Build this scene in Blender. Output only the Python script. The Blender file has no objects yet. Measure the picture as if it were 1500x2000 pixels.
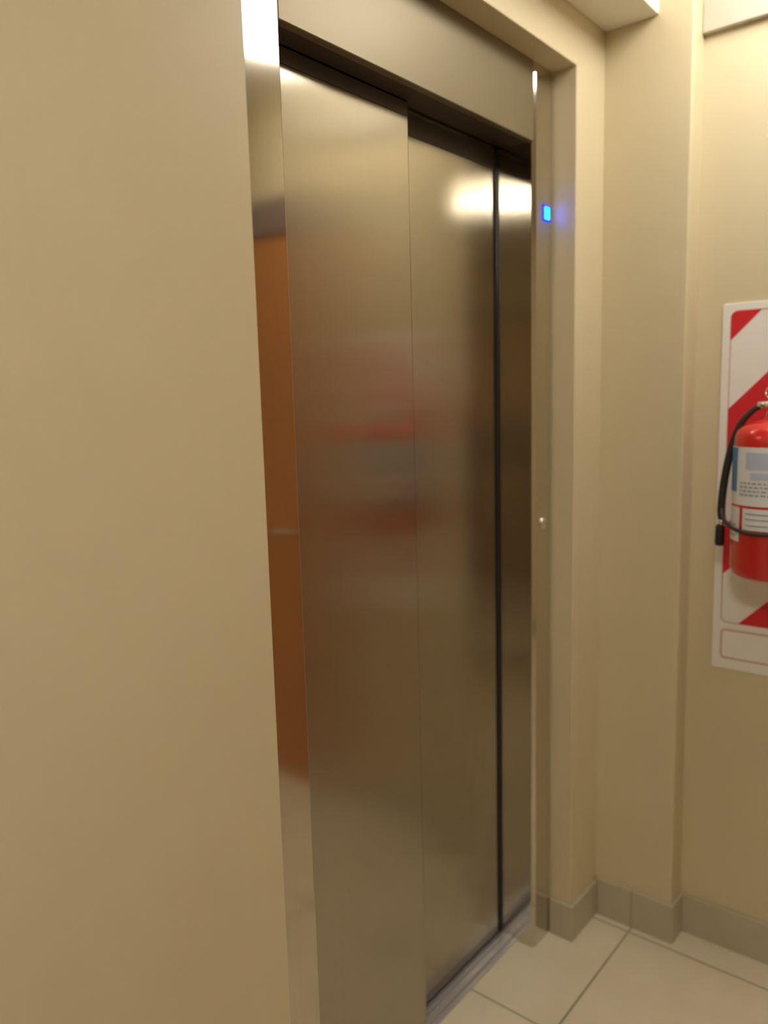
import bpy, bmesh, math
from mathutils import Vector, Matrix
PI = math.pi
SC = bpy.context.scene
COL = SC.collection

# ------------------------------------------------------------------ camera
F_PX = 1536.92
cam_d = bpy.data.cameras.new('camera')
cam_d.sensor_fit = 'VERTICAL'
cam_d.sensor_height = 24.0
cam_d.lens = F_PX / 2000.0 * 24.0
cam_d.clip_start = 0.02
cam_o = bpy.data.objects.new('camera', cam_d)
COL.objects.link(cam_o)
fw = Vector((0.76381898, 0.63003975, -0.14010885)).normalized()
rt = Vector((0.63320347, -0.77353372, -0.02643775)).normalized()
up = rt.cross(fw).normalized()
m = Matrix((rt, up, -fw)).transposed().to_4x4()
m.translation = Vector((0, 0, 1.5009))
cam_o.matrix_world = m
cam_d.dof.use_dof = True
cam_d.dof.focus_distance = 1.35
cam_d.dof.aperture_fstop = (cam_d.lens / 1000.0) / 0.015
SC.camera = cam_o

# ------------------------------------------------------------------ light and exposure
w = bpy.data.worlds.new('world'); SC.world = w; w.use_nodes = True
w.node_tree.nodes['Background'].inputs[0].default_value = (0, 0, 0, 1)
w.node_tree.nodes['Background'].inputs[1].default_value = 0
SC.view_settings.view_transform = 'Standard'
SC.view_settings.look = 'None'
SC.view_settings.gamma = 1.0
SC.view_settings.use_curve_mapping = False
SC.view_settings.exposure = 0.12
SC.cycles.use_denoising = True
SC.cycles.max_bounces = 16
SC.cycles.diffuse_bounces = 8
SC.cycles.glossy_bounces = 8
LAMP_POWER = (11.5, 60.0)        # emission strength of the ceiling lamp diffusers
LAMP_COLOR = (1.0, 0.96, 0.885)
LAMPS = [(1.745, 0.285, 1.32), (-0.42, -0.08, .78)]

# ------------------------------------------------------------------ dimensions (metres)
W = 0.8992      # face of the elevator wall
F = 0.9612      # face of the steel frame
FH = 0.950      # face of the steel header
P1, P2 = 1.030, 1.067
XL, XPL, XP, XR, XF, XRO = 0.8083, 0.9369, 1.361, 1.762, 1.848, 1.8578
XA, XS, YA = 2.0142, 2.0878, 0.6779
ZT = 2.280
ZOPEN = 2.1
CEIL = 2.62
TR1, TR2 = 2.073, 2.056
YB, XB = -1.9, -2.3

# ------------------------------------------------------------------ materials
def mat(name, color, rough=0.6, metal=0.0, spec=0.5, **kw):
    mt = bpy.data.materials.new(name); mt.use_nodes = True
    b = mt.node_tree.nodes['Principled BSDF']
    b.inputs['Base Color'].default_value = (*color, 1)
    b.inputs['Roughness'].default_value = rough
    b.inputs['Metallic'].default_value = metal
    b.inputs['Specular IOR Level'].default_value = spec
    for k, v in kw.items():
        b.inputs[k.replace('_', ' ')].default_value = v
    return mt

def nodes(mt):
    return mt.node_tree.nodes, mt.node_tree.links, mt.node_tree.nodes['Principled BSDF']

def noise_mix(mt, c1, c2, scale, detail=3, lo=0.35, hi=0.65, bump=0.0, bscale=60):
    n, l, b = nodes(mt)
    tc = n.new('ShaderNodeTexCoord')
    t = n.new('ShaderNodeTexNoise'); t.inputs['Scale'].default_value = scale; t.inputs['Detail'].default_value = detail
    l.new(tc.outputs['Object'], t.inputs['Vector'])
    r = n.new('ShaderNodeValToRGB')
    r.color_ramp.elements[0].position = lo; r.color_ramp.elements[0].color = (*c1, 1)
    r.color_ramp.elements[1].position = hi; r.color_ramp.elements[1].color = (*c2, 1)
    l.new(t.outputs['Fac'], r.inputs['Fac']); l.new(r.outputs['Color'], b.inputs['Base Color'])
    if bump:
        t2 = n.new('ShaderNodeTexNoise'); t2.inputs['Scale'].default_value = bscale; t2.inputs['Detail'].default_value = 4
        l.new(tc.outputs['Object'], t2.inputs['Vector'])
        bp = n.new('ShaderNodeBump'); bp.inputs['Strength'].default_value = bump; bp.inputs['Distance'].default_value = 0.001
        l.new(t2.outputs['Fac'], bp.inputs['Height']); l.new(bp.outputs['Normal'], b.inputs['Normal'])
    return mt

M = {}
M['paint'] = noise_mix(mat('beige_satin_paint', (.57, .46, .28), 0.36, spec=.35), (.630, .545, .360), (.652, .570, .383), 2.2, bump=.15)
M['white_paint'] = noise_mix(mat('white_ceiling_paint', (.82, .80, .75), 0.8), (.80, .78, .72), (.83, .81, .76), 3)
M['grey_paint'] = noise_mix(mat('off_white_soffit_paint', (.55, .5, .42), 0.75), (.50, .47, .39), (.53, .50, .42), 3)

def tile_material(name, c1, c2, grout, x0, y0, size, width=0.0022):
    mt = mat(name, c1, 0.30, spec=.45)
    n, l, b = nodes(mt)
    tc = n.new('ShaderNodeNewGeometry')
    sep = n.new('ShaderNodeSeparateXYZ'); l.new(tc.outputs['Position'], sep.inputs[0])
    facs = []
    for ax, off in (('X', x0), ('Y', y0)):
        a = n.new('ShaderNodeMath'); a.operation = 'SUBTRACT'; a.inputs[1].default_value = off - 100 * size
        l.new(sep.outputs[ax], a.inputs[0])
        mo = n.new('ShaderNodeMath'); mo.operation = 'PINGPONG'; mo.inputs[1].default_value = size / 2
        l.new(a.outputs[0], mo.inputs[0])
        lt = n.new('ShaderNodeMath'); lt.operation = 'LESS_THAN'; lt.inputs[1].default_value = width
        l.new(mo.outputs[0], lt.inputs[0]); facs.append(lt)
    mx = n.new('ShaderNodeMath'); mx.operation = 'MAXIMUM'
    l.new(facs[0].outputs[0], mx.inputs[0]); l.new(facs[1].outputs[0], mx.inputs[1])
    t = n.new('ShaderNodeTexNoise'); t.inputs['Scale'].default_value = 7; t.inputs['Detail'].default_value = 5
    l.new(tc.outputs['Position'], t.inputs['Vector'])
    r = n.new('ShaderNodeValToRGB')
    r.color_ramp.elements[0].position = .35; r.color_ramp.elements[0].color = (*c1, 1)
    r.color_ramp.elements[1].position = .65; r.color_ramp.elements[1].color = (*c2, 1)
    l.new(t.outputs['Fac'], r.inputs['Fac'])
    mix = n.new('ShaderNodeMix'); mix.data_type = 'RGBA'
    l.new(mx.outputs[0], mix.inputs['Factor']); l.new(r.outputs['Color'], mix.inputs['A'])
    mix.inputs['B'].default_value = (*grout, 1)
    l.new(mix.outputs['Result'], b.inputs['Base Color'])
    return mt
M['floor'] = tile_material('cream_floor_tile', (.65, .58, .43), (.69, .62, .47), (.33, .28, .20), 1.531, .784, .452, .0030)
M['skirt'] = tile_material('beige_skirting_tile', (.46, .415, .30), (.50, .45, .335), (.26, .21, .15), 1.531, .786, .452, .0016)

def steel(name, color, rough, aniso, streak=0.02, level=False):
    mt = mat(name, color, rough, 1.0)
    n, l, b = nodes(mt)
    b.inputs['Anisotropic'].default_value = aniso
    g = n.new('ShaderNodeNewGeometry')
    cr = n.new('ShaderNodeVectorMath'); cr.operation = 'CROSS_PRODUCT'; cr.inputs[0].default_value = (1, 0.001, 0) if level else (0.0, 0.001, 1)
    l.new(g.outputs['True Normal'], cr.inputs[1])
    no = n.new('ShaderNodeVectorMath'); no.operation = 'NORMALIZE'; l.new(cr.outputs[0], no.inputs[0])
    l.new(no.outputs[0], b.inputs['Tangent'])
    # vertical brushing: long thin noise along Z
    mp = n.new('ShaderNodeMapping'); mp.inputs['Scale'].default_value = (1.3, 420, 420) if level else (420, 420, 1.3)
    l.new(g.outputs['Position'], mp.inputs['Vector'])
    t = n.new('ShaderNodeTexNoise'); t.inputs['Scale'].default_value = 1; t.inputs['Detail'].default_value = 2
    l.new(mp.outputs[0], t.inputs['Vector'])
    r = n.new('ShaderNodeValToRGB')
    r.color_ramp.elements[0].position = .3; r.color_ramp.elements[0].color = (*[c * (1 - streak) for c in color], 1)
    r.color_ramp.elements[1].position = .7; r.color_ramp.elements[1].color = (*[min(1, c * (1 + streak)) for c in color], 1)
    l.new(t.outputs['Fac'], r.inputs['Fac']); l.new(r.outputs['Color'], b.inputs['Base Color'])
    return mt
M['door_steel'] = steel('brushed_steel_door', (.475, .43, .355), .20, .95)
M['frame_steel'] = steel('brushed_steel_frame', (.64, .60, .52), .10, .80)
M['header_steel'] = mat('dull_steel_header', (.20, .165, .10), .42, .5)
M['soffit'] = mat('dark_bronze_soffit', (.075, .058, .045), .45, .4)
M['sill'] = mat('aluminium_sill', (.60, .59, .61), .42, .75)
M['black'] = mat('black_rubber', (.012, .012, .013), .5)
M['dark'] = mat('dark_gap', (.02, .018, .016), .8)
M['chrome'] = mat('polished_chrome', (.85, .84, .82), .14, 1.0)
M['sign_white'] = mat('white_enamel', (.84, .82, .78), .32)
M['sign_red'] = mat('red_enamel', (.62, .018, .028), .34)
M['sign_pink'] = mat('faded_red_line', (.60, .40, .36), .4)
M['ext_red'] = mat('red_gloss_paint', (.60, .018, .016), .25, Coat_Weight=.5)
M['label_white'] = mat('white_label', (.78, .80, .82), .4)
M['label_blue'] = mat('blue_label_print', (.05, .22, .48), .4)
M['label_pale'] = mat('pale_blue_print', (.50, .57, .74), .4)
M['ink'] = mat('grey_print', (.33, .35, .40), .5)
M['hose'] = mat('black_hose_rubber', (.022, .017, .014), .45)
M['wood'] = mat('red_brown_wood', (.35, .13, .045), .35)
n_, l_, b_ = nodes(M['wood'])
g_ = n_.new('ShaderNodeNewGeometry'); mp_ = n_.new('ShaderNodeMapping'); mp_.inputs['Scale'].default_value = (26, 26, 1.6)
l_.new(g_.outputs['Position'], mp_.inputs['Vector'])
t_ = n_.new('ShaderNodeTexNoise'); t_.inputs['Scale'].default_value = 1.0; t_.inputs['Detail'].default_value = 6
l_.new(mp_.outputs[0], t_.inputs['Vector'])
r_ = n_.new('ShaderNodeValToRGB'); r_.color_ramp.elements[0].position = .3; r_.color_ramp.elements[0].color = (.38, .145, .045, 1)
r_.color_ramp.elements[1].position = .7; r_.color_ramp.elements[1].color = (.52, .235, .080, 1)
l_.new(t_.outputs['Fac'], r_.inputs['Fac']); l_.new(r_.outputs['Color'], b_.inputs['Base Color'])
M['dark_trim'] = mat('dark_grey_brown_trim', (.21, .155, .14), .5)

def emis(name, color, strength):
    mt = mat(name, color, .5)
    b = mt.node_tree.nodes['Principled BSDF']
    b.inputs['Emission Color'].default_value = (*color, 1); b.inputs['Emission Strength'].default_value = strength
    return mt
M['lamp'] = emis('lamp_diffuser', LAMP_COLOR, LAMP_POWER[0])
M['lamp_strong'] = emis('lamp_diffuser_strong', LAMP_COLOR, LAMP_POWER[1])
M['digit'] = emis('blue_led', (.01, .28, 1.0), 6)
M['digit_glow'] = emis('blue_led_window', (.04, .02, 1.0), .6)

# ------------------------------------------------------------------ helpers
def finish(name, bm, m, parent=None, loc=(0, 0, 0), smooth=False, bevel=0.0, seg=2):
    bmesh.ops.recalc_face_normals(bm, faces=bm.faces)
    me = bpy.data.meshes.new(name); bm.to_mesh(me); bm.free()
    o = bpy.data.objects.new(name, me); COL.objects.link(o)
    o.location = loc
    for mm in (m if isinstance(m, (list, tuple)) else [m]): me.materials.append(mm)
    if parent is not None: o.parent = parent
    if smooth:
        for p in me.polygons: p.use_smooth = True
    if bevel:
        md = o.modifiers.new('bevel', 'BEVEL'); md.width = bevel; md.segments = seg; md.limit_method = 'ANGLE'
        md.angle_limit = math.radians(40)
    return o

def bx(bm, x0, x1, y0, y1, z0, z1):
    v = [bm.verts.new((x, y, z)) for x in (x0, x1) for y in (y0, y1) for z in (z0, z1)]
    for f in ((0, 1, 3, 2), (4, 6, 7, 5), (0, 4, 5, 1), (2, 3, 7, 6), (0, 2, 6, 4), (1, 5, 7, 3)):
        bm.faces.new([v[i] for i in f])

def boxes(name, lst, m, parent=None, bevel=0.0, loc=(0, 0, 0), seg=2):
    bm = bmesh.new()
    for b in lst: bx(bm, *b)
    return finish(name, bm, m, parent, loc, bevel=bevel, seg=seg)

def prism(bm, poly, axis, a, b):
    """poly: list of (u,v); axis 'x': u=y v=z ; axis 'y': u=x v=z ; axis 'z': u=x v=y ; extruded a..b"""
    def P(u, v, t):
        return {'x': (t, u, v), 'y': (u, t, v), 'z': (u, v, t)}[axis]
    va = [bm.verts.new(P(u, v, a)) for u, v in poly]; vb = [bm.verts.new(P(u, v, b)) for u, v in poly]
    bm.faces.new(va); bm.faces.new(vb[::-1])
    k = len(poly)
    for i in range(k): bm.faces.new((va[i], vb[i], vb[(i + 1) % k], va[(i + 1) % k]))

def lathe(bm, prof, n=32, cx=0, cy=0):
    """prof: list of (r,z) from bottom to top"""
    rings = []
    for r, z in prof:
        if r < 1e-6: rings.append([bm.verts.new((cx, cy, z))])
        else: rings.append([bm.verts.new((cx + r * math.cos(2 * PI * i / n), cy + r * math.sin(2 * PI * i / n), z)) for i in range(n)])
    for a, b in zip(rings, rings[1:]):
        for i in range(n):
            j = (i + 1) % n
            if len(a) == 1 and len(b) > 1: bm.faces.new((a[0], b[i], b[j]))
            elif len(b) == 1 and len(a) > 1: bm.faces.new((a[i], a[j], b[0]))
            elif len(a) > 1: bm.faces.new((a[i], a[j], b[j], b[i]))

def tube(bm, pts, r, n=12):
    pts = [Vector(p) for p in pts]
    rr = r if isinstance(r, (list, tuple)) else [r] * len(pts)
    rings = []; prev = None
    for i, p in enumerate(pts):
        d = (pts[min(i + 1, len(pts) - 1)] - pts[max(i - 1, 0)]).normalized()
        if prev is None:
            a = Vector((0, 0, 1)) if abs(d.z) < .9 else Vector((1, 0, 0))
            u = d.cross(a).normalized()
        else: u = (prev - d * prev.dot(d)).normalized()
        prev = u; v = d.cross(u)
        rings.append([bm.verts.new(p + (u * math.cos(2 * PI * k / n) + v * math.sin(2 * PI * k / n)) * rr[i]) for k in range(n)])
    for a, b in zip(rings, rings[1:]):
        for k in range(n): bm.faces.new((a[k], a[(k + 1) % n], b[(k + 1) % n], b[k]))
    bm.faces.new(rings[0]); bm.faces.new(rings[-1][::-1])

def spline(cp, n=10):
    cp = [Vector(c) for c in cp]; out = []
    P = [2 * cp[0] - cp[1]] + cp + [2 * cp[-1] - cp[-2]]
    for i in range(1, len(P) - 2):
        for k in range(n):
            t = k / n; a, b, c, d = P[i - 1:i + 3]
            out.append(.5 * ((2 * b) + (c - a) * t + (2 * a - 5 * b + 4 * c - d) * t * t + (3 * b - a - 3 * c + d) * t ** 3))
    out.append(cp[-1]); return out

def rrect(u0, u1, v0, v1, r, n=5):
    out = []
    for cu, cv, a0 in ((u1 - r, v1 - r, 0), (u0 + r, v1 - r, 90), (u0 + r, v0 + r, 180), (u1 - r, v0 + r, 270)):
        for k in range(n + 1):
            a = math.radians(a0 + 90 * k / n); out.append((cu + r * math.cos(a), cv + r * math.sin(a)))
    return out

def ring_prism(bm, outer, inner, axis, a, b):
    def P(u, v, t):
        return {'x': (t, u, v), 'y': (u, t, v)}[axis]
    k = len(outer)
    o1 = [bm.verts.new(P(*p, a)) for p in outer]; o2 = [bm.verts.new(P(*p, b)) for p in outer]
    i1 = [bm.verts.new(P(*p, a)) for p in inner]; i2 = [bm.verts.new(P(*p, b)) for p in inner]
    for q in range(k):
        j = (q + 1) % k
        bm.faces.new((o1[q], o1[j], i1[j], i1[q])); bm.faces.new((o2[q], i2[q], i2[j], o2[j]))
        bm.faces.new((o1[q], o2[q], o2[j], o1[j])); bm.faces.new((i1[q], i1[j], i2[j], i2[q]))

def clip(poly, fn):
    out = []
    for i in range(len(poly)):
        a, b = poly[i - 1], poly[i]; fa, fb = fn(a), fn(b)
        if (fa >= 0) != (fb >= 0):
            t = fa / (fa - fb); out.append((a[0] + (b[0] - a[0]) * t, a[1] + (b[1] - a[1]) * t))
        if fb >= 0: out.append(b)
    return out

def struct(o):
    o['kind'] = 'structure'; return o
def thing(name, label, cat, loc=(0, 0, 0), group=None):
    o = bpy.data.objects.new(name, None); COL.objects.link(o); o.location = loc
    o.empty_display_size = .1; o['label'] = label; o['category'] = cat
    if group: o['group'] = group
    return o

# ------------------------------------------------------------------ the room
YD = 1.30     # back of the elevator wall
struct(boxes('floor', [(XB - .2, XS + .2, YB - .2, YD, -.12, 0)], M['floor']))
struct(boxes('ceiling', [(XB - .2, XS + .2, YB - .2, YD, CEIL, CEIL + .12)], M['white_paint']))
# elevator wall: left run, right run and lintel around the recess, one body
bm = bmesh.new()
prism(bm, [(XB - .2, 0), (XL, 0), (XL, ZT), (XRO, ZT), (XRO, 0), (XA + .25, 0), (XA + .25, CEIL), (XB - .2, CEIL)], 'y', W, YD)
struct(finish('wall_front', bm, M['paint'], bevel=.003))
struct(boxes('wall_right', [(XS, XS + .2, YB - .2, YA + .02, 0, CEIL)], M['paint']))
struct(boxes('wall_corner', [(XA, XS + .2, YA, W + .03, 0, CEIL)], M['paint'], bevel=.006, seg=3))
struct(boxes('wall_left', [(XB - .2, XB, YB - .2, W, 0, CEIL)], M['paint']))
struct(boxes('wall_rear', [(XB, XS, YB - .2, YB, 0, CEIL)], M['paint']))
# casing above the elevator wall and along the right wall
struct(boxes('trim_1', [(XB, XA, .762, W, 2.402, CEIL)], [M['white_paint']], bevel=.003))
struct(boxes('trim_2', [(XS - .018, XS, .15, YA, 2.352, CEIL)], M['grey_paint'], bevel=.003))
SK = .010
HS = .112
struct(boxes('baseboard_front', [(XB, XL, W - SK, W, 0, HS),
                                 (XRO, XA - SK, W - SK, W, 0, .104), (XRO - SK, XRO, W - SK, F - .002, 0, .1035)], M['skirt'], bevel=.002))
struct(boxes('baseboard_corner', [(XA - SK, XA, YA - SK, W - SK, 0, HS), (XA, XS - SK, YA - SK, YA, 0, HS)], M['skirt'], bevel=.002))
struct(boxes('baseboard_right', [(XS - SK, XS, .10, YA, 0, HS), (XS - SK, XS, YB, -1.12, 0, HS)], M['skirt'], bevel=.002))
struct(boxes('baseboard_rear', [(XB, XS - SK, YB, YB + SK, 0, HS)], M['skirt'], bevel=.002))
struct(boxes('baseboard_left', [(XB, XB + SK, YB + SK, -1.55, 0, HS), (XB, XB + SK, -.55, W - SK, 0, HS)], M['skirt'], bevel=.002))

# wooden door in the right wall, beside the extinguisher (seen mirrored in the steel)
d = bpy.data.objects.new('door_1', None); COL.objects.link(d); d.location = (XS, -.60, 0); struct(d)
def loc_boxes(name, lst, m, parent, off, bevel=0.0):
    return boxes(name, [(a - off[0], b - off[0], c - off[1], e - off[1], f - off[2], g - off[2]) for a, b, c, e, f, g in lst], m, parent, bevel)
off = (XS, -.60, 0)
leaf = loc_boxes('door_leaf', [(XS - .022, XS, -1.07, .05, 0.004, 2.11)], M['wood'], d, off, .003)
loc_boxes('door_lintel', [(XS - .035, XS, -1.12, .10, 2.112, 2.235)], M['dark_trim'], d, off, .003)
loc_boxes('door_jamb', [(XS - .03, XS, -1.12, -1.072, 0, 2.112)], M['wood'], d, off, .003)
loc_boxes('door_jamb', [(XS - .03, XS, 0.052, .10, 0, 2.112)], M['wood'], d, off, .003)
bm = bmesh.new()
tube(bm, [(-.02, .38, 1.02), (-.07, .38, 1.02), (-.075, .37, 1.02), (-.075, .27, 1.02)], .009)
finish('door_handle', bm, M['chrome'], d, smooth=True)

# second wooden door at the far left end of the lobby, mirrored in the jamb
d = bpy.data.objects.new('door_2', None); COL.objects.link(d); d.location = (XB, -1.05, 0); struct(d)
off = (XB, -1.05, 0)
loc_boxes('door_leaf', [(XB, XB + .022, -1.50, -.60, 0.004, 2.11)], M['wood'], d, off, .003)
loc_boxes('door_lintel', [(XB, XB + .035, -1.55, -.55, 2.112, 2.235)], M['dark_trim'], d, off, .003)
loc_boxes('door_jamb', [(XB, XB + .03, -1.55, -1.502, 0, 2.112)], M['wood'], d, off, .003)
loc_boxes('door_jamb', [(XB, XB + .03, -.598, -.55, 0, 2.112)], M['wood'], d, off, .003)
bm = bmesh.new()
tube(bm, [(.02, .37, 1.02), (.07, .37, 1.02), (.075, .36, 1.02), (.075, .26, 1.02)], .009)
finish('door_handle', bm, M['chrome'], d, smooth=True)

# ------------------------------------------------------------------ elevator entrance
E = thing('elevator_entrance', 'brushed stainless steel elevator doors and frame recessed in the beige wall', 'elevator', ((XPL + XR) / 2, F, 0))
eo = ((XPL + XR) / 2, F, 0)
def eb(name, lst, m, bevel=0.0, parent=None, o=eo):
    return loc_boxes(name, lst, m, parent or E, o, bevel)
# posts: a return into the doorway and a slim front face with a folded inner edge
eb('frame_post', [(XL + .001, XPL, F, F + .03, 0, ZT), (XPL - .012, XPL, F + .03, YD - .05, 0, ZT)], M['frame_steel'], .0025)
bm = bmesh.new()
prism(bm, [(a_ - eo[0], b_ - eo[1]) for a_, b_ in ((XR, F + .007), (XR + .010, F), (XF, F), (XF, F + .03), (XR + .014, F + .03), (XR + .014, YD - .05), (XR, YD - .05))], 'z', 0, ZT)
post = finish('frame_post', bm, M['frame_steel'], E, bevel=.0012)
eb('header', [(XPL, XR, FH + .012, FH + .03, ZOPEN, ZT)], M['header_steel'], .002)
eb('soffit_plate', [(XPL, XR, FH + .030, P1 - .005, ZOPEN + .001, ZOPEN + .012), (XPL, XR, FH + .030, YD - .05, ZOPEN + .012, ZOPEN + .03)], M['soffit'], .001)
# sliding panels
pa = eb('door_panel', [(XPL - .14, XP, P1, P1 + .022, .012, ZOPEN + .010)], M['door_steel'], .004)
pb = eb('door_panel', [(XP - .03, XR - .010, P2, P2 + .022, .012, ZOPEN + .010)], M['door_steel'], .003)
eb('dark_top_strip', [(XPL - .14, XP - .006, P1 - .003, P1, TR1, ZOPEN - .0005)], M['soffit'], .001, parent=pa)  # thin dark strip added over the top edge of the front panel
eb('dark_top_strip', [(XP - .03, XR - .010, P2 - .003, P2, TR2, ZOPEN - .0005)], M['soffit'], .001, parent=pb)  # matching dark strip added on the rear panel
# dark slot and rubber at the closing edge
eb('door_seal', [(XR - .009, XR - .0005, P2 - .004, P2 + .03, .012, ZOPEN)], M['black'])
# sill with two tracks
eb('sill', [(XPL - .1, XR, 1.014, 1.024, 0, .005), (XPL - .1, XR, 1.024, 1.029, 0, .0015), (XPL - .1, XR, 1.029, 1.046, 0, .0085),
            (XPL - .1, XR, 1.046, 1.052, 0, .0015), (XPL - .1, XR, 1.052, 1.058, 0, .0075), (XPL - .1, XR, 1.058, YD - .1, 0, .0015)], M['sill'], .001)
# floor indicator on the right post
ind = eb('floor_indicator', [(XR + .041, XR + .082, F - .0015, F, 1.926, 1.966)], M['digit_glow'], .001)
bm = bmesh.new()
def seg(x0, z0, x1, z1, t=.0034):
    d_ = Vector((x1 - x0, z1 - z0)).normalized(); nrm = Vector((-d_.y, d_.x)) * t; e = d_ * t * .7
    prism(bm, [(x0 - e.x + nrm.x, z0 - e.y + nrm.y), (x1 + e.x + nrm.x, z1 + e.y + nrm.y), (x1 + e.x - nrm.x, z1 + e.y - nrm.y), (x0 - e.x - nrm.x, z0 - e.y - nrm.y)],
          'y', -.0035, -.0016)
cxd = XR + .061 - eo[0]; zd = 1.946
for s in ((-.008, .011, .008, .011), (-.008, .011, -.008, -.011), (.008, .011, .008, -.011), (-.008, -.011, .008, -.011)):
    seg(cxd + s[0], zd + s[1], cxd + s[2], zd + s[3])
finish('digit', bm, M['digit'], ind)
# call button: small chrome disc with raised rim
bm = bmesh.new()
lathe(bm, [(0, 0), (.016, 0), (.016, .003), (.0135, .0045), (.0125, .003), (.0115, .003), (.010, .006), (0, .0065)], 28)
bmesh.ops.rotate(bm, verts=bm.verts, cent=(0, 0, 0), matrix=Matrix.Rotation(PI / 2, 3, 'X'))
cb = finish('call_button', bm, M['chrome'], E, loc=(1.809 - eo[0], 0, 1.176), smooth=True)
cb['label'] = 'small round chrome call button'

# ------------------------------------------------------------------ extinguisher backing sign
SY0, SY1, SZ0, SZ1 = .293, .613, .785, 1.7145
so = (XS, (SY0 + SY1) / 2, (SZ0 + SZ1) / 2)
SG = thing('fire_extinguisher_sign', 'tall white sign board with red diagonal stripes on the beige wall', 'sign', so)
def sp(name, build, m, bevel=0.0):
    bm = bmesh.new(); build(bm)
    bmesh.ops.translate(bm, verts=bm.verts, vec=Vector((-so[0], -so[1], -so[2])))
    return finish(name, bm, m, SG, bevel=bevel)
sp('board', lambda bm: prism(bm, rrect(SY0, SY1, SZ0, SZ1, .006), 'x', XS - .004, XS), M['sign_white'], .001)
iy0, iy1 = SY0 + .020, SY1 - .020
iz0, iz1 = .909, 1.696
base = rrect(iy0, iy1, iz0, iz1, .016)
xs_ = XS - .0046
def stripe(zt, h):
    # red band whose top edge meets the board's left border (y = iy1) at height zt; rises to the right at 45 degrees
    f1 = lambda p: (zt + (iy1 - p[0])) - p[1]
    f2 = lambda p: p[1] - (zt - h + (iy1 - p[0]))
    return clip(clip(base, f1), f2)
per, rh = .295, .127
for k in range(-2, 4):
    zt = 1.457 + .295 - per * k
    pl = stripe(zt, rh)
    if len(pl) > 2:
        sp('red_stripe', lambda bm, pl=pl: prism(bm, pl, 'x', xs_, XS - .0035), M['sign_red'])
def rr_line(u0, u1, v0, v1, r, t):
    return lambda bm: ring_prism(bm, rrect(u0, u1, v0, v1, r), rrect(u0 + t, u1 - t, v0 + t, v1 - t, max(r - t, .002)), 'x', xs_ + .0001, XS - .0035)
sp('border_line', rr_line(iy0 - .001, iy1 + .001, iz0 - .001, iz1 + .001, .017, .0028), M['sign_pink'])
sp('caption_box', rr_line(iy0, iy1, .812, .892, .012, .005), M['sign_pink'])

# ------------------------------------------------------------------ fire extinguisher
CX, CY, ZB = 1.985, .458, 1.066
EX = thing('fire_extinguisher', 'red fire extinguisher with black hose hanging before the striped sign', 'fire extinguisher', (CX, CY, ZB))
R = .088
bm = bmesh.new()
lathe(bm, [(0, .012), (.05, .012), (.06, 0), (.074, 0), (.083, .006), (R, .022), (R, .316), (.0865, .330), (.081, .344), (.070, .355), (.050, .364), (.026, .368), (.024, .378), (0, .378)], 56)
finish('body', bm, M['ext_red'], EX, smooth=True)
def patch(bm, a0, a1, z0, z1, r, th=.0008, n=24):
    """curved sticker on the cylinder, angles in degrees (180 = facing the room, smaller = towards the elevator side)"""
    va = []
    for rr in (r, r + th):
        for z in (z0, z1):
            va.append([bm.verts.new((rr * math.cos(math.radians(a0 + (a1 - a0) * k / n)), rr * math.sin(math.radians(a0 + (a1 - a0) * k / n)), z)) for k in range(n + 1)])
    ib, it, ob, ot = va
    for k in range(n):
        bm.faces.new((ob[k], ob[k + 1], ot[k + 1], ot[k])); bm.faces.new((ib[k], it[k], it[k + 1], ib[k + 1]))
        bm.faces.new((ob[k], ib[k], ib[k + 1], ob[k + 1])); bm.faces.new((ot[k], ot[k + 1], it[k + 1], it[k]))
    bm.faces.new((ob[0], ot[0], it[0], ib[0])); bm.faces.new((ob[n], ib[n], it[n], ot[n]))
bm = bmesh.new(); patch(bm, 98, 262, .174, .308, R)
lab = finish('label_sticker', bm, M['label_white'], EX); lab['label'] = 'white printed label with blue side panel'
for a0_, a1_ in ((100, 134), (226, 260)):
    bm = bmesh.new(); patch(bm, a0_, a1_, .204, .306, R + .0009, .0004)
    finish('blue_panel', bm, M['label_blue'], lab)
bm = bmesh.new(); patch(bm, 152, 208, .258, .296, R + .0009, .0004); patch(bm, 160, 200, .234, .250, R + .0009, .0004)
finish('pale_panel', bm, M['label_pale'], lab)
bm = bmesh.new()
import random
rnd = random.Random(3)
for row in range(4):
    z = .228 - row * .009; a = 142
    while a < 216:
        wd = rnd.uniform(3, 8); patch(bm, a, min(a + wd, 218), z - .004, z, R + .0009, .0004, 3); a += wd + 2.2
finish('print_lines', bm, M['ink'], lab)
bm = bmesh.new(); patch(bm, 104, 142, .088, .168, R)
s1 = finish('inspection_sticker', bm, M['label_white'], EX)
bm = bmesh.new(); patch(bm, 149, 205, .118, .168, R)
s2 = finish('inspection_sticker', bm, M['label_white'], EX)
bm = bmesh.new()
for z in (.100, .112, .124): patch(bm, 110, 134, z, z + .003, R + .0009, .0004, 4)
finish('print_lines', bm, M['ink'], s1)
bm = bmesh.new()
for z in (.128, .142, .154): patch(bm, 154, 198, z, z + .003, R + .0009, .0004, 6)
finish('print_lines', bm, M['ink'], s2)
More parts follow.
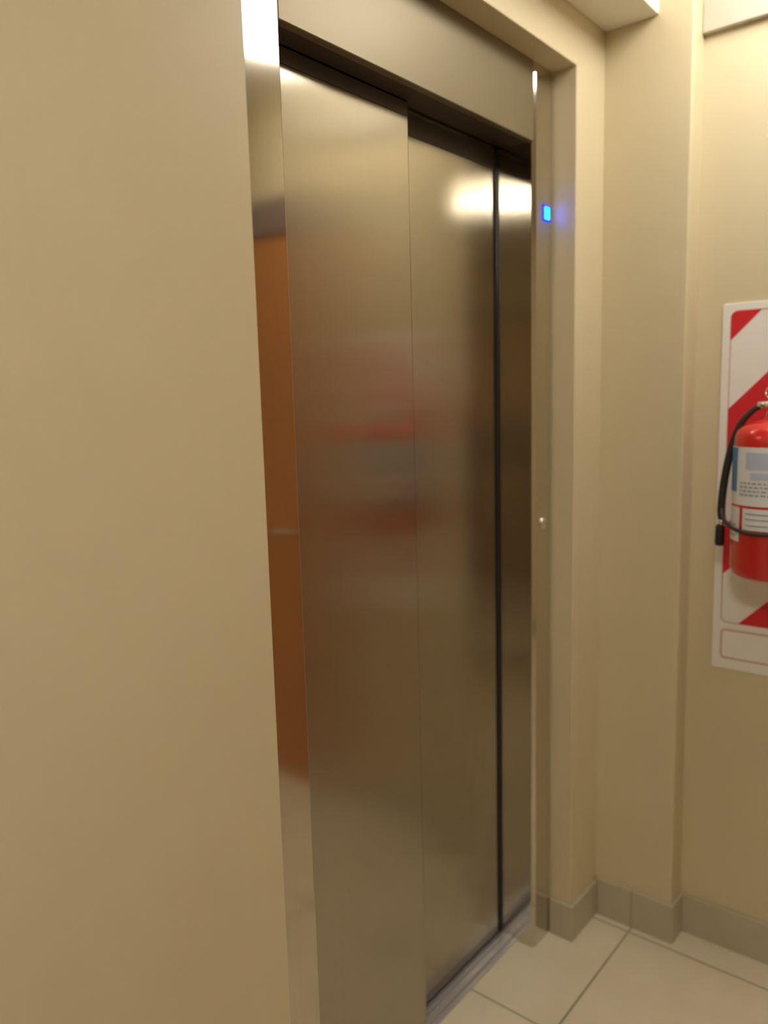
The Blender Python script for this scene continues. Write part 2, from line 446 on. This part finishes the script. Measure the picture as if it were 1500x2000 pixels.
# valve, gauge, levers
bm = bmesh.new()
lathe(bm, [(0, .415), (.021, .415), (.021, .432), (.0155, .436), (.0155, .470), (.012, .476), (0, .476)], 24)
tube(bm, [(0, 0, .447), (-.004, .040, .447)], [.0105, .0085], 14)
finish('valve', bm, M['chrome'], EX, loc=(0, 0, -.046), smooth=True)
bm = bmesh.new()
lathe(bm, [(0, 0), (.014, 0), (.014, .010), (.011, .012), (0, .012)], 24)
bmesh.ops.rotate(bm, verts=bm.verts, cent=(0, 0, 0), matrix=Matrix.Rotation(-PI / 2, 3, 'Y'))
finish('pressure_gauge', bm, M['chrome'], EX, loc=(-.015, 0, .406), smooth=True)
bm = bmesh.new()
prism(bm, [(.012, .470), (.012, .482), (-.035, .486), (-.095, .462), (-.097, .453), (-.034, .474)], 'y', -.009, .009)
for v in bm.verts: v.co = Vector((v.co.y, v.co.x, v.co.z))
finish('carry_handle', bm, M['ext_red'], EX, loc=(0, 0, -.046), bevel=.002)
bm = bmesh.new()
prism(bm, [(.014, .486), (.012, .497), (-.035, .510), (-.100, .500), (-.100, .492), (-.034, .499)], 'y', -.009, .009)
for v in bm.verts: v.co = Vector((v.co.y, v.co.x, v.co.z))
finish('squeeze_lever', bm, M['ext_red'], EX, loc=(0, 0, -.046), bevel=.002)
bm = bmesh.new()
tube(bm, [(-.02, .006, .490), (.0, .006, .490), (.02, .006, .490)], .0022)
ring = [(-.020, .006 + .014 * math.cos(a), .476 + .014 * math.sin(a)) for a in [2 * PI * k / 20 for k in range(21)]]
tube(bm, ring, .0016, 8)
finish('safety_pin', bm, M['chrome'], EX, loc=(0, 0, -.046), smooth=True)
# hose: leaves the valve on the elevator side, arches down beside the body, held by a band, nozzle below
def P(x, y, z): return (x - CX, y - CY, z - ZB)
hp = spline([P(1.981, .488, 1.467), P(1.978, .508, 1.455), P(1.975, .532, 1.425), P(1.975, .549, 1.378), P(1.975, .560, 1.322), P(1.975, .567, 1.27), P(1.975, .570, 1.22), P(1.975, .568, 1.196)], 8)
hp = [Vector((p.x, p.y, p.z)) for p in hp]
bm = bmesh.new(); tube(bm, hp, [.0065 + .0025 * min(1, i / 30) for i in range(len(hp))], 14)
hose = finish('hose', bm, M['hose'], EX, smooth=True)
bm = bmesh.new(); tube(bm, [P(1.975, .569, 1.198), P(1.975, .570, 1.176)], .0065, 14)
finish('nozzle_collar', bm, M['chrome'], EX, smooth=True)
bm = bmesh.new(); tube(bm, [P(1.975, .570, 1.180), P(1.975, .571, 1.176), P(1.975, .571, 1.136), P(1.975, .571, 1.130)], [.0085, .0105, .0112, .009], 16)
finish('nozzle', bm, M['black'], EX, smooth=True)
band = [P(1.972, .568, 1.222), P(1.955, .560, 1.204), P(1.930, .541, 1.190), P(1.905, .510, 1.181), P(1.894, .470, 1.177), P(1.896, .430, 1.180), P(1.915, .388, 1.188), P(1.950, .365, 1.196), P(1.99, .362, 1.20), P(2.03, .372, 1.20), P(2.055, .40, 1.20)]
bm = bmesh.new(); tube(bm, spline(band, 6), .0045, 10)
finish('hose_band', bm, M['hose'], EX, smooth=True)
bm = bmesh.new()
bx(bm, .0875, XS - .004 - CX, -.016, .016, .27, .40)
bx(bm, .018, XS - .010 - CX, -.006, .006, .383, .392)
finish('wall_bracket', bm, M['chrome'], EX, bevel=.001)

# ------------------------------------------------------------------ ceiling lamps (above the picture, mirrored in the steel)
def make_lamp(x, y, k, label, dm):
    L = thing('ceiling_lamp', label, 'ceiling lamp', (x, y, CEIL), 'round ceiling lamps')
    bm = bmesh.new(); lathe(bm, [(0, -.059), (.06, -.059), (.065, -.055), (.065, -.02), (.09, -.012), (.09, 0), (0, 0)], 48)
    for v in bm.verts: v.co.x *= k; v.co.y *= k
    finish('lamp_base', bm, M['white_paint'], L, smooth=False)
    bm = bmesh.new(); lathe(bm, [(0, -.092), (.08, -.090), (.14, -.084), (.185, -.074), (.205, -.064), (.205, -.060), (0, -.060)], 48)
    for v in bm.verts: v.co.x *= k; v.co.y *= k
    finish('diffuser', bm, dm, L, smooth=True)
    return L
make_lamp(*LAMPS[0], 'round white ceiling lamp before the elevator doors', M['lamp'])
make_lamp(*LAMPS[1], 'round white ceiling lamp above the near stretch of beige wall', M['lamp_strong'])

# ------------------------------------------------------------------ the photographer and the phone (seen only mirrored in the steel)
M['navy'] = noise_mix(mat('navy_cotton', (.02, .022, .035), .85), (.017, .020, .040), (.027, .031, .056), 30, bump=.3, bscale=300)
M['trousers'] = noise_mix(mat('charcoal_denim', (.02, .02, .024), .85), (.016, .016, .020), (.028, .028, .034), 40)
M['skin'] = mat('skin', (.50, .27, .18), .5, Subsurface_Weight=.05)
M['hair'] = noise_mix(mat('dark_brown_hair', (.03, .016, .009), .5), (.022, .011, .006), (.045, .024, .013), 60)
M['shoe'] = mat('dark_shoe', (.03, .03, .03), .6)
M['sole'] = mat('pale_shoe_sole', (.6, .58, .52), .6)
M['eye'] = mat('eye_white', (.8, .78, .75), .25)
M['iris'] = mat('brown_iris', (.05, .02, .01), .2)
M['lips'] = mat('lips', (.42, .14, .12), .45)
M['phone'] = mat('dark_phone_case', (.02, .02, .022), .3)
M['glass_black'] = mat('phone_glass', (.01, .01, .012), .08)

PX, PY = -.315, -.115
f2 = Vector((.772, .637, 0)).normalized(); r2 = Vector((f2.y, -f2.x, 0))
PE = thing('person', 'person in navy hoodie holding up a phone, mirrored dimly in the elevator jamb', 'person', (PX, PY, 0))
PE.rotation_euler = (0, 0, math.atan2(r2.y, r2.x))
def graph(name, pts, edges, m, parent, root=0, sub=2, crease=None):
    """pts: name -> ((x right, y forward, z), radius or (rx, ry))"""
    keys = list(pts); me = bpy.data.meshes.new(name)
    me.from_pydata([pts[k][0] for k in keys], [(keys.index(a), keys.index(b)) for a, b in edges], [])
    o = bpy.data.objects.new(name, me); COL.objects.link(o); o.parent = parent
    sk = o.modifiers.new('skin', 'SKIN'); sk.use_smooth_shade = True; sk.branch_smoothing = .4
    sv = me.skin_vertices[0].data if me.skin_vertices else None
    if sv is None:
        me.attributes  # keep
        bm_ = bmesh.new(); bm_.from_mesh(me); bm_.verts.layers.skin.verify(); bm_.to_mesh(me); bm_.free(); sv = me.skin_vertices[0].data
    for i, k in enumerate(keys):
        r = pts[k][1]; sv[i].radius = r if isinstance(r, tuple) else (r, r); sv[i].use_root = (i == root)
    ss = o.modifiers.new('sub', 'SUBSURF'); ss.levels = sub; ss.render_levels = sub
    dg = bpy.context.evaluated_depsgraph_get()
    ev = o.evaluated_get(dg); m2 = bpy.data.meshes.new_from_object(ev)
    o.modifiers.clear(); o.data = m2; m2.name = name
    m2.materials.clear(); m2.materials.append(m)
    for p_ in m2.polygons: p_.use_smooth = True
    return o
# wrist targets in the local frame, taken from the phone
cam_p = Vector((0, 0, 1.5009))
def loc(v):
    d_ = Vector(v) - Vector((PX, PY, 0)); return Vector((d_.dot(r2), d_.dot(f2), d_.z))
ph_c = cam_p - fw * .013 - up * .050
phR, phL = ph_c + rt * .0435, ph_c - rt * .0435
def armpts(s, edge):
    e = loc(edge)
    wr = e + Vector((s * .035, -.055, -.085))
    el = Vector((s * .25, .12, 1.12))
    return wr, el
wR, eR = armpts(1, phR); wL, eL = armpts(-1, phL)
V = lambda x, y, z: (x, y, z)
body = {'pelvis': (V(0, -.01, .93), (.11, .08)), 'waist': (V(0, -.005, 1.06), (.125, .092)), 'chest': (V(0, -.01, 1.24), (.15, .105)),
        'upper': (V(0, -.02, 1.34), (.09, .07)), 'neck': (V(0, -.01, 1.44), .054), 'head0': (V(0, .01, 1.50), .055)}
ed = [('pelvis', 'waist'), ('waist', 'chest'), ('chest', 'upper'), ('upper', 'neck'), ('neck', 'head0')]
for n_1, s, wr, el in (('r', 1, wR, eR), ('l', -1, wL, eL)):
    body['sh' + n_1] = (V(s * .165, -.02, 1.365), .056); body['ua' + n_1] = (V(*(Vector((s * .195, .03, 1.27)))), .046)
    body['el' + n_1] = (tuple(el), .038); body['fa' + n_1] = (tuple(el.lerp(wr, .35)), .037); body['wr' + n_1] = (tuple(wr), .026)
    body['hip' + n_1] = (V(s * .08, 0, .87), .068); body['th' + n_1] = (V(s * .10, .01, .68), .075); body['kn' + n_1] = (V(s * .105, .015, .48), .055)
    body['ca' + n_1] = (V(s * .11, -.005, .34), .053); body['an' + n_1] = (V(s * .115, -.02, .10), .036); body['toe' + n_1] = (V(s * .125, .09, .045), .034)
    ed += [('upper', 'sh' + n_1), ('sh' + n_1, 'ua' + n_1), ('ua' + n_1, 'el' + n_1), ('el' + n_1, 'fa' + n_1), ('fa' + n_1, 'wr' + n_1),
           ('pelvis', 'hip' + n_1), ('hip' + n_1, 'th' + n_1), ('th' + n_1, 'kn' + n_1), ('kn' + n_1, 'ca' + n_1), ('ca' + n_1, 'an' + n_1), ('an' + n_1, 'toe' + n_1)]
# hands: palm beside the phone edge, five fingers curled on to it
for n_1, s, wr, edge in (('r', 1, wR, phR), ('l', -1, wL, phL)):
    e = loc(edge)
    palm = wr.lerp(e + Vector((s * .018, -.012, -.02)), .62)
    body['pa' + n_1] = (tuple(palm), (.030, .020)); ed.append(('wr' + n_1, 'pa' + n_1))
    kn = e + Vector((s * .022, -.004, -.010))
    for q in range(4):
        ln = (.9, 1.0, .95, .78)[q]
        k0 = kn + Vector((0, 0, .030 - .021 * q)); k1 = k0 + Vector((-s * .010 * ln, .0155 * ln, .004)); k2 = k1 + Vector((-s * .020 * ln, .004, .002))
        nm = '%s%d' % (n_1, q)
        body['k' + nm] = (tuple(k0), .0095); body['m' + nm] = (tuple(k1), .0082); body['t' + nm] = (tuple(k2), .0070)
        ed += [('pa' + n_1, 'k' + nm), ('k' + nm, 'm' + nm), ('m' + nm, 't' + nm)]
    t0 = palm + Vector((-s * .020, -.004, .022)); t1 = e + Vector((-s * .002, -.020, .000)); t2 = e + Vector((-s * .018, -.016, .022))
    body['u' + n_1] = (tuple(t0), .011); body['v' + n_1] = (tuple(t1), .0095); body['w' + n_1] = (tuple(t2), .0085)
    ed += [('pa' + n_1, 'u' + n_1), ('u' + n_1, 'v' + n_1), ('v' + n_1, 'w' + n_1)]
graph('body', body, ed, M['skin'], PE)
def sub(keys, grow):
    out = {}
    for k in keys:
        p_, r = body[k]; out[k] = (p_, tuple(x + grow for x in r) if isinstance(r, tuple) else r + grow)
    return out, [(a, b) for a, b in ed if a in keys and b in keys]
hk = ['waist', 'pelvis', 'chest', 'upper', 'neck'] + [a + b for b in 'rl' for a in ('sh', 'ua', 'el', 'fa', 'wr')]
hp_, he_ = sub(hk, .018); hp_['neck'] = (V(0, -.015, 1.43), .068); hp_['pelvis'] = (V(0, -.01, .93), (.165, .125)); hp_['hem'] = (V(0, -.01, .85), (.165, .125)); hp_['pelvis'] = (V(0, -.01, .93), (.178, .135)); hp_['hem'] = (V(0, -.01, .86), (.172, .135)); he_.append(('pelvis', 'hem')); hp_['upper'] = (V(0, -.02, 1.375), (.14, .105)); hp_['neck'] = (V(0, -.015, 1.445), .074)
graph('hoodie', hp_, he_, M['navy'], PE)
tk = ['pelvis'] + [a + b for b in 'rl' for a in ('hip', 'th', 'kn', 'ca', 'an')]
tp_, te_ = sub(tk, .016); tp_['pelvis'] = (V(0, -.01, .93), (.145, .11)); tp_['top'] = (V(0, -.008, 1.0), (.12, .09)); te_.append(('pelvis', 'top'));
for n_1, s in (('r', 1), ('l', -1)): tp_['hip' + n_1] = (V(s * .09, 0, .86), .118); tp_['an' + n_1] = (V(s * .115, -.02, .085), .056)
graph('trousers', tp_, te_, M['trousers'], PE)
def blob(bm, c, r, n=24):
    ret = bmesh.ops.create_uvsphere(bm, u_segments=n, v_segments=n * 2 // 3, radius=1.0)
    for v in ret['verts']: v.co = Vector((v.co.x * r[0] + c[0], v.co.y * r[1] + c[1], v.co.z * r[2] + c[2]))
    return ret['verts']
# head: skull, jaw, brow, nose, cheeks shaped on one surface
HC = Vector((0, .025, 1.575))
bm = bmesh.new(); vs = blob(bm, HC, (.074, .095, .112), 48)
for v in vs:
    d_ = v.co - HC
    if d_.z < 0: v.co.x = HC.x + d_.x * (1 + .30 * d_.z / .112); v.co.y += .012 * (-d_.z / .112) * (1 if d_.y > 0 else -1.6)
    g = lambda cx, cz, sx, sz: math.exp(-((d_.x - cx) / sx) ** 2 - ((d_.z - cz) / sz) ** 2)
    if d_.y > 0:
        v.co.y += .024 * g(0, -.022, .010, .016) + .012 * g(0, -.002, .008, .020)
        v.co.y -= .010 * (g(.030, .006, .014, .011) + g(-.030, .006, .014, .011))
        v.co.y += .006 * g(0, .026, .05, .010) + .007 * g(0, -.058, .022, .010) + .008 * g(0, -.095, .025, .02)
        v.co.y += .004 * (g(.042, -.03, .018, .02) + g(-.042, -.03, .018, .02))
finish('head', bm, M['skin'], PE, smooth=True)
for s in (-1, 1):
    bm = bmesh.new(); blob(bm, (s * .030, HC.y + .077, HC.z + .006), (.0115, .008, .0062), 16)
    e_ = finish('eye', bm, M['eye'], PE, smooth=True)
    bm = bmesh.new(); blob(bm, (s * .030, HC.y + .0830, HC.z + .006), (.0046, .003, .0046), 12)
    finish('iris', bm, M['iris'], e_, smooth=True)
    bm = bmesh.new()
    tube(bm, [(s * .074, HC.y - .002 + .016 * math.cos(a), HC.z - .002 + .030 * math.sin(a)) for a in [math.radians(t) for t in range(-100, 261, 20)]], .0048, 8)
    blob(bm, (s * .073, HC.y, HC.z - .004), (.004, .014, .026), 14)
    finish('ear', bm, M['skin'], PE, smooth=True)
    bm = bmesh.new(); tube(bm, [(s * .014, HC.y + .094, HC.z + .024), (s * .030, HC.y + .091, HC.z + .030), (s * .048, HC.y + .078, HC.z + .024)], [.003, .004, .002], 8)
    finish('eyebrow', bm, M['hair'], PE, smooth=True)
bm = bmesh.new(); blob(bm, (0, HC.y + .0870, HC.z - .058), (.021, .007, .0060), 16)
finish('mouth', bm, M['lips'], PE, smooth=True)
bm = bmesh.new(); vs = blob(bm, HC + Vector((0, -.012, .016)), (.084, .100, .112), 40)
for v in vs:
    d_ = v.co - HC
    if d_.y > .035 and d_.z < .062: v.co = HC + Vector((d_.x * .86, d_.y * .70, d_.z))
    if d_.z < -.05: v.co.z = HC.z - .05 + (d_.z + .05) * .4
    v.co += d_.normalized() * .003 * math.sin(d_.x * 260 + d_.z * 90)
finish('hair', bm, M['hair'], PE, smooth=True)
for s in (-1, 1):
    bm = bmesh.new(); vs = blob(bm, (s * .12, .045, .048), (.047, .140, .052), 24)
    for v in vs:
        if v.co.z < .022: v.co.z = .022
        if v.co.y > .06: v.co.z = .022 + (v.co.z - .022) * max(.45, 1 - (v.co.y - .06) * 4)
    sh_ = finish('shoe', bm, M['shoe'], PE, smooth=True)
    bm = bmesh.new(); prism(bm, [(s * .12 + .050 * math.cos(a) * (1 if math.sin(a) > 0 else .85), .045 + .144 * math.sin(a)) for a in [2 * PI * k / 28 for k in range(28)]], 'z', .0, .026)
    finish('sole', bm, M['sole'], sh_, bevel=.003)
# phone
ph = bpy.data.objects.new('smartphone', None); COL.objects.link(ph)
ph['label'] = 'dark smartphone held up in both hands of the person'; ph['category'] = 'phone'
mm_ = Matrix((rt, up, -fw)).transposed().to_4x4(); mm_.translation = ph_c; ph.matrix_world = mm_
bm = bmesh.new()
prism(bm, [(u, v) for u, v in rrect(-.037, .037, -.077, .077, .010)], 'z', -.004, .004)
finish('case', bm, M['phone'], ph, bevel=.0015)
bm = bmesh.new(); prism(bm, rrect(-.0345, .0345, -.073, .073, .008), 'z', .004, .0045)
finish('screen', bm, M['glass_black'], ph)
bm = bmesh.new(); lathe(bm, [(0, -.0065), (.006, -.0065), (.007, -.004), (0, -.004)], 20)
for v in bm.verts: v.co.y += .050
finish('camera_lens', bm, M['glass_black'], ph, smooth=False)
